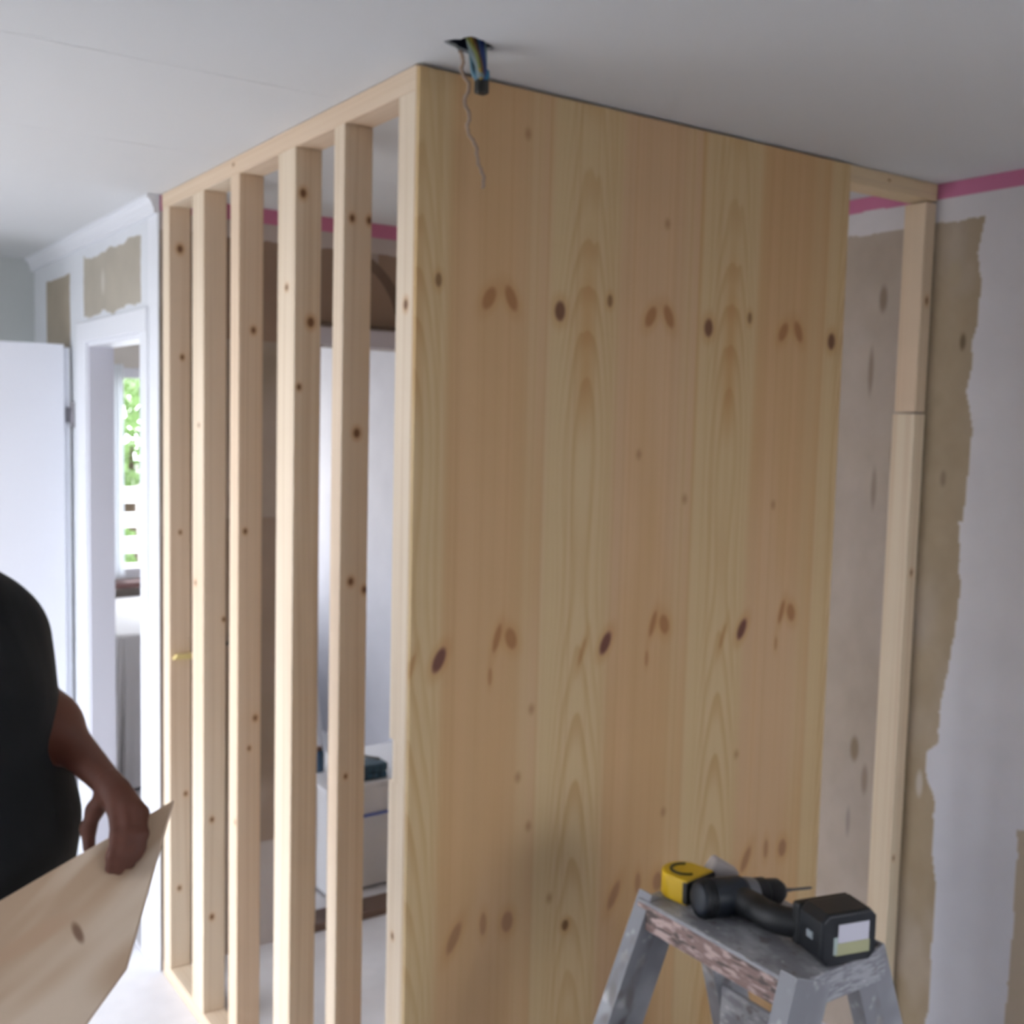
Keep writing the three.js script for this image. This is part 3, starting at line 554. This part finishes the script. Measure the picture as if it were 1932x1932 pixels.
// ---------------------------------------------------------------- tape measure and sanding block
{
  const o = thing('tape_measure', 'yellow tape measure lying flat at the far end of the ladder platform', 'tape measure', 0.322, 0.951, 0.437);
  const s = new THREE.Shape(); s.moveTo(-0.034, -0.03); s.lineTo(0.034, -0.03); s.lineTo(0.034, 0.002); s.absarc(0, 0.002, 0.034, 0, Math.PI, false); s.lineTo(-0.034, -0.03);
  const g = new THREE.ExtrudeGeometry(s, { depth: 0.036, bevelEnabled: true, bevelSize: 0.005, bevelThickness: 0.005, bevelSegments: 4, curveSegments: 20 }); g.rotateX(-Math.PI / 2); g.translate(0, 0.005, 0); 
  const turn = 0.15; g.rotateY(turn);
  part(o, 'case', g, std('#d8b016', 0.4));
  const b = rbox(-0.041, 0.041, 0.003, 0.043, 0.026, 0.0385, 0.004); b.rotateY(turn); part(o, 'bumper', b, std('#20201c', 0.6));
  const ring = new THREE.TorusGeometry(0.024, 0.003, 8, 28, Math.PI * 1.2); ring.rotateX(-Math.PI / 2); ring.rotateY(turn + 0.6); ring.translate(0, 0.0465, 0); part(o, 'belt_clip', ring, std('#2c2812', 0.5));
}
{
  const g = rbox(-0.027, 0.027, -0.022, 0.022, -0.016, 0.016, 0.007); g.rotateZ(-0.55); g.rotateY(-0.5); g.computeBoundingBox(); g.translate(0, -g.boundingBox.min.y, 0);
  const o = mesh('sanding_block', g, std('#b3aba8', 0.9)); o.position.set(0.392, 0.951, 0.455);
  tag(o, 'small grey sanding block tilted on edge behind the drill on the ladder', 'sanding block');
}

// ---------------------------------------------------------------- the person and the board in his hand
// distance field of tapered capsules joined smoothly, meshed on a grid
function field(bones, k) {
  return (x, y, z) => {
    let d = 1e3;
    for (const [ax, ay, az, ra, bx, by, bz, rb] of bones) {
      const dx = bx - ax, dy = by - ay, dz = bz - az, l = dx * dx + dy * dy + dz * dz, t = l ? clamp(((x - ax) * dx + (y - ay) * dy + (z - az) * dz) / l) : 0;
      const q = Math.hypot(x - ax - dx * t, y - ay - dy * t, z - az - dz * t) - (ra + (rb - ra) * t);
      const h = Math.max(k - Math.abs(d - q), 0) / k; d = Math.min(d, q) - h * h * k * 0.25;
    }
    return d;
  };
}
function meshField(f, c, half, cell) {
  const n = Math.min(190, Math.ceil(2 * half / cell)), mc = new MarchingCubes(n, new THREE.MeshStandardMaterial(), false, false, 400000);
  mc.isolation = 0;
  for (let kz = 0; kz < n; kz++) for (let j = 0; j < n; j++) for (let i = 0; i < n; i++) mc.field[i + n * j + n * n * kz] = -f(c.x + half * (i - n / 2) / (n / 2), c.y + half * (j - n / 2) / (n / 2), c.z + half * (kz - n / 2) / (n / 2));
  mc.update();
  const N = mc.count, p = mc.positionArray.slice(0, N * 3), nn = mc.normalArray.slice(0, N * 3);
  for (let i = 0; i < N; i++) { p[3 * i] = p[3 * i] * half + c.x; p[3 * i + 1] = p[3 * i + 1] * half + c.y; p[3 * i + 2] = p[3 * i + 2] * half + c.z; const l = Math.hypot(nn[3 * i], nn[3 * i + 1], nn[3 * i + 2]) || 1; nn[3 * i] /= l; nn[3 * i + 1] /= l; nn[3 * i + 2] /= l; }
  const g = new THREE.BufferGeometry(); g.setAttribute('position', new THREE.BufferAttribute(p, 3)); g.setAttribute('normal', new THREE.BufferAttribute(nn, 3)); return g;
}
{
  const O = V(-0.79, 0, -0.31);
  const person = tag(new THREE.Group(), 'person in a black T-shirt holding a cut plywood piece, only arm and side in view', 'person'); person.name = 'person'; scene.add(person);
  const w = (x, y, z) => [O.x + x, y, O.z + z];
  const B = (a, ra, b, rb) => [...a, ra, ...b, rb];
  const sL = [-0.728, 1.466, -0.45], eL = [-0.622, 1.25, -0.36], wL = [-0.55, 1.16, -0.052];
  const sR = w(-0.19, 1.43, 0.02), eR = w(-0.26, 1.16, 0.08), wR = [-1.0, 0.98, -0.075];
  const skin = std('#5f3424', 0.6), cloth = std('#121416', 0.95), denim = std('#2c3442', 0.9);
  const torso = [B(w(-0.1, 1.36, -0.01), 0.105, w(0.07, 1.36, -0.01), 0.105), B(w(-0.1, 1.36, -0.01), 0.105, w(-0.1, 1.05, 0.03), 0.135), B(w(0.07, 1.36, -0.01), 0.105, w(0.085, 1.05, 0.03), 0.135), B(w(-0.07, 1.05, 0.06), 0.15, w(0.055, 1.05, 0.06), 0.15), B(w(-0.03, 1.27, 0.08), 0.125, w(0.05, 1.27, 0.085), 0.12), B(w(-0.09, 0.92, 0.0), 0.125, w(0.09, 0.92, 0.0), 0.125), B(w(0, 1.4, 0), 0.09, w(0, 1.5, 0.0), 0.06)];
  const legs = [];
  for (const s of [-1, 1]) legs.push(B(w(s * 0.095, 0.9, 0), 0.1, w(s * 0.12, 0.5, 0.03), 0.06), B(w(s * 0.12, 0.5, 0.03), 0.06, w(s * 0.13, 0.09, -0.01), 0.042), B(w(s * 0.13, 0.05, -0.01), 0.04, w(s * 0.15, 0.035, 0.16), 0.033));
  const arms = [B(w(0.05, 1.425, -0.01), 0.052, sL, 0.044), B(sL, 0.044, eL, 0.043), B(eL, 0.042, [-0.597, 1.22, -0.25], 0.041), B([-0.597, 1.22, -0.25], 0.041, wL, 0.0245), B(w(-0.08, 1.425, -0.01), 0.055, sR, 0.046), B(sR, 0.046, eR, 0.043), B(eR, 0.046, wR, 0.03)];
  const neck = [B(w(0, 1.46, 0.0), 0.06, w(0, 1.58, 0.03), 0.056)];
  const body = meshField(field([...torso, ...legs, ...arms, ...neck], 0.05), V(O.x, 0.86, O.z + 0.05), 0.93, 0.0115);
  // head: skull, jaw, nose, ears, brow
  const hd = w(0, 1.655, 0.05), h = (x, y, z) => [hd[0] + x, hd[1] + y, hd[2] + z];
  const headF = field([B(h(0, 0.03, -0.02), 0.083, h(0, 0.02, 0.02), 0.078), B(h(0, -0.03, 0.03), 0.062, h(0, -0.075, 0.05), 0.04), B(h(0, 0.01, 0.09), 0.012, h(0, -0.025, 0.112), 0.014), B(h(-0.03, 0.03, 0.082), 0.012, h(0.03, 0.03, 0.082), 0.012), B(h(-0.082, 0.01, -0.01), 0.014, h(-0.086, -0.025, -0.008), 0.011), B(h(0.082, 0.01, -0.01), 0.014, h(0.086, -0.025, -0.008), 0.011), B(h(-0.02, -0.05, 0.087), 0.007, h(0.02, -0.05, 0.087), 0.007), B(h(0, -0.06, 0.0), 0.055, w(0, 1.55, 0.02), 0.055)], 0.02);
  const head = meshField(headF, V(...h(0, -0.02, 0.02)), 0.16, 0.0035);
  // left hand: palm over the top edge of the board, four fingers down its front, thumb behind
  const hand = (wr, K, dz) => field(K, 0.009);
  const wr = wL;
  const kn = { i: [-0.552, 1.132, -0.004], m: [-0.537, 1.136, 0.003], r: [-0.522, 1.131, 0.01], p: [-0.513, 1.122, 0.014] };
  const fing = [[kn.i, [-0.557, 1.096, 0.029], [-0.566, 1.068, 0.038], [-0.571, 1.048, 0.040], 0.0098], [kn.m, [-0.542, 1.098, 0.036], [-0.551, 1.068, 0.045], [-0.558, 1.046, 0.046], 0.0102], [kn.r, [-0.528, 1.097, 0.040], [-0.535, 1.07, 0.048], [-0.541, 1.053, 0.049], 0.0096], [kn.p, [-0.518, 1.096, 0.039], [-0.524, 1.076, 0.045], [-0.529, 1.063, 0.045], 0.0085]];
  const handBones = [B(wr, 0.025, [-0.545, 1.148, -0.03], 0.026)];
  for (const k of Object.values(kn)) handBones.push(B([lerp(wr[0], k[0], 0.35), lerp(wr[1], k[1], 0.3), lerp(wr[2], k[2], 0.3)], 0.0185, k, 0.0122));
  for (const [a, b, c, d, r] of fing) handBones.push(B(a, r + 0.0015, b, r), B(b, r, c, r * 0.95), B(c, r * 0.95, d, r * 0.82));
  handBones.push(B([-0.553, 1.146, -0.042], 0.018, [-0.572, 1.118, -0.05], 0.0145), B([-0.572, 1.118, -0.05], 0.0135, [-0.583, 1.088, -0.05], 0.012), B([-0.583, 1.088, -0.05], 0.012, [-0.585, 1.06, -0.036], 0.01));
  const handL = meshField(field(handBones, 0.009), V(-0.545, 1.105, -0.01), 0.1, 0.0024);
  // right hand holds the board's other end, out of the picture
  const q = wR, hb = [B(q, 0.028, [q[0] + 0.01, q[1] - 0.05, q[2] + 0.02], 0.024)];
  for (let i = 0; i < 4; i++) { const fx = q[0] - 0.02 + i * 0.019, base = [fx, q[1] - 0.045, q[2] + 0.03 + i * 0.003]; hb.push(B([q[0], q[1] - 0.02, q[2] + 0.01], 0.018, base, 0.012), B(base, 0.0105, [fx + 0.003, q[1] - 0.08, q[2] + 0.07], 0.0098), B([fx + 0.003, q[1] - 0.08, q[2] + 0.07], 0.0098, [fx + 0.004, q[1] - 0.112, q[2] + 0.074], 0.0082)); }
  hb.push(B([q[0] + 0.02, q[1] - 0.02, q[2]], 0.017, [q[0] + 0.045, q[1] - 0.06, q[2] - 0.01], 0.013), B([q[0] + 0.045, q[1] - 0.06, q[2] - 0.01], 0.012, [q[0] + 0.05, q[1] - 0.095, q[2] - 0.002], 0.0095));
  const handR = meshField(field(hb, 0.009), V(q[0] + 0.01, q[1] - 0.05, q[2] + 0.03), 0.11, 0.003);
  part(person, 'body', merge([body, head, handL, handR]), skin);
  // clothes follow the body
  const off = (list, d) => list.map((b) => [b[0], b[1], b[2], b[3] + d, b[4], b[5], b[6], b[7] + d]);
  const cut = (f, ...planes) => (x, y, z) => { let d = f(x, y, z); for (const [px, py, pz, nx, ny, nz] of planes) d = Math.max(d, (x - px) * nx + (y - py) * ny + (z - pz) * nz); return d; };
  const tz = cut(field([...off(torso.slice(0, 6), 0.016), ...off([arms[0], arms[4]], 0.017)], 0.06), [0, 0.86, 0, 0, -1, 0], [O.x, 1.505, O.z, 0, 1, 0]);
  const sleeve = (s, e) => { const a = V(...s), b = V(...e), n = b.clone().sub(a).normalize(), end = a.clone().lerp(b, 0.45); return cut(field([B(s, 0.06, [lerp(s[0], e[0], 0.8), lerp(s[1], e[1], 0.8), lerp(s[2], e[2], 0.8)], 0.058)], 0.01), [end.x, end.y, end.z, n.x, n.y, n.z]); };
  const s1 = sleeve(sL, eL), s2 = sleeve(sR, eR), smin = (a, b, k) => { const h_ = Math.max(k - Math.abs(a - b), 0) / k; return Math.min(a, b) - h_ * h_ * k * 0.25; };
  const shirt = (x, y, z) => { const d = smin(smin(tz(x, y, z), s1(x, y, z), 0.03), s2(x, y, z), 0.03); return d + 0.004 * (fbm(x * 22 + y * 6, y * 9 + z * 14, 131) - 0.5); };
  part(person, 't_shirt', meshField(shirt, V(O.x, 1.19, O.z + 0.05), 0.42, 0.006), cloth);
  const pants = cut(field([...off([torso[5]], 0.008), ...off(legs.filter((_, i) => i % 3 < 2), 0.014)], 0.04), [0, 0.09, 0, 0, -1, 0], [0, 0.95, 0, 0, 1, 0]);
  part(person, 'trousers', meshField(pants, V(O.x, 0.52, O.z), 0.5, 0.008), denim);
  const shoes = cut(field(off(legs.filter((_, i) => i % 3 === 2), 0.013), 0.02), [0, 0.001, 0, 0, -1, 0], [0, 0.105, 0, 0, 1, 0]);
  part(person, 'shoes', meshField(shoes, V(O.x, 0.06, O.z + 0.07), 0.28, 0.006), std('#2a2622', 0.8));
  const hair = cut(field([B(h(0, 0.037, -0.028), 0.089, h(0, 0.036, 0.0), 0.08)], 0.02), [...h(0, 0.05, 0.045), 0, -0.55, 0.83], [...h(0, -0.03, 0), 0, -1, 0]);
  part(person, 'hair', meshField(hair, V(...h(0, 0.03, -0.02)), 0.13, 0.005), std('#20170f', 0.9));
  for (const s of [-1, 1]) { const e = new THREE.SphereGeometry(0.0105, 16, 12); e.translate(...h(s * 0.031, 0.01, 0.0835)); const eye = part(person, 'eye', e, std('#cfc8be', 0.3)); const ir = new THREE.SphereGeometry(0.0058, 14, 10); ir.translate(...h(s * 0.031, 0.01, 0.0893)); part(eye, 'iris', ir, std('#20140e', 0.3)); }
}
{
  const P1 = V(-0.462, 1.135, 0.017), ex = V(0.724 - 0.462, 1.135 - 1.004, 0.017 + 0.027).normalize(), n = V(-0.3966, 0.5452, 0.7386).normalize(), ey = n.clone().cross(ex).normalize();
  const loc = (x, y, z) => { const d = V(x, y, z).sub(P1); return new THREE.Vector2(d.dot(ex), d.dot(ey)); };
  const a = loc(-0.569, 0.916, 0.121), b = loc(-0.634, 0.85, 0.135), dir = b.clone().sub(a).normalize();
  const pts = [new THREE.Vector2(0, 0), new THREE.Vector2(-0.74, 0), new THREE.Vector2(-0.74, -0.3), b.clone().addScaledVector(dir, 0.1), a];
  const s = new THREE.Shape(pts);
  const tex = pixelTex(512, 512, 0.8, 0.8, (x, y) => {
    const v = y + 0.05 * Math.sin(x * 5) + 0.3 * noise(x * 1.5, y * 2, 141);
    let c = mix3([208, 188, 166], [180, 153, 126], step(fbm(x * 2.2, v * 16, 142), 0.4, 0.75));
    c = stain(c, x, y, [[0.585, 0.69, 0.009, 0.024, [112, 82, 62], 0.85], [0.66, 0.6, 0.12, 0.05, [168, 138, 110], 0.6], [0.52, 0.72, 0.1, 0.02, [184, 152, 124], 0.6], [0.3, 0.5, 0.12, 0.03, [176, 138, 104], 0.7], [0.45, 0.45, 0.1, 0.03, [182, 146, 110], 0.6]]);
    return c;
  });
  tex.repeat.set(1.25, 1.25);
  const g = new THREE.ExtrudeGeometry(s, { depth: 0.011, bevelEnabled: true, bevelSize: 0.0008, bevelThickness: 0.0008, bevelSegments: 1 }); g.translate(0, 0, -0.012);
  frameAt(g, P1, ex, ey, n);
  tag(mesh('plywood_offcut', g, std('#ffffff', 0.7, { map: tex })), 'pale cut piece of plywood held slanting in the person\'s hand', 'plywood piece');
}

renderer.render(scene, camera);
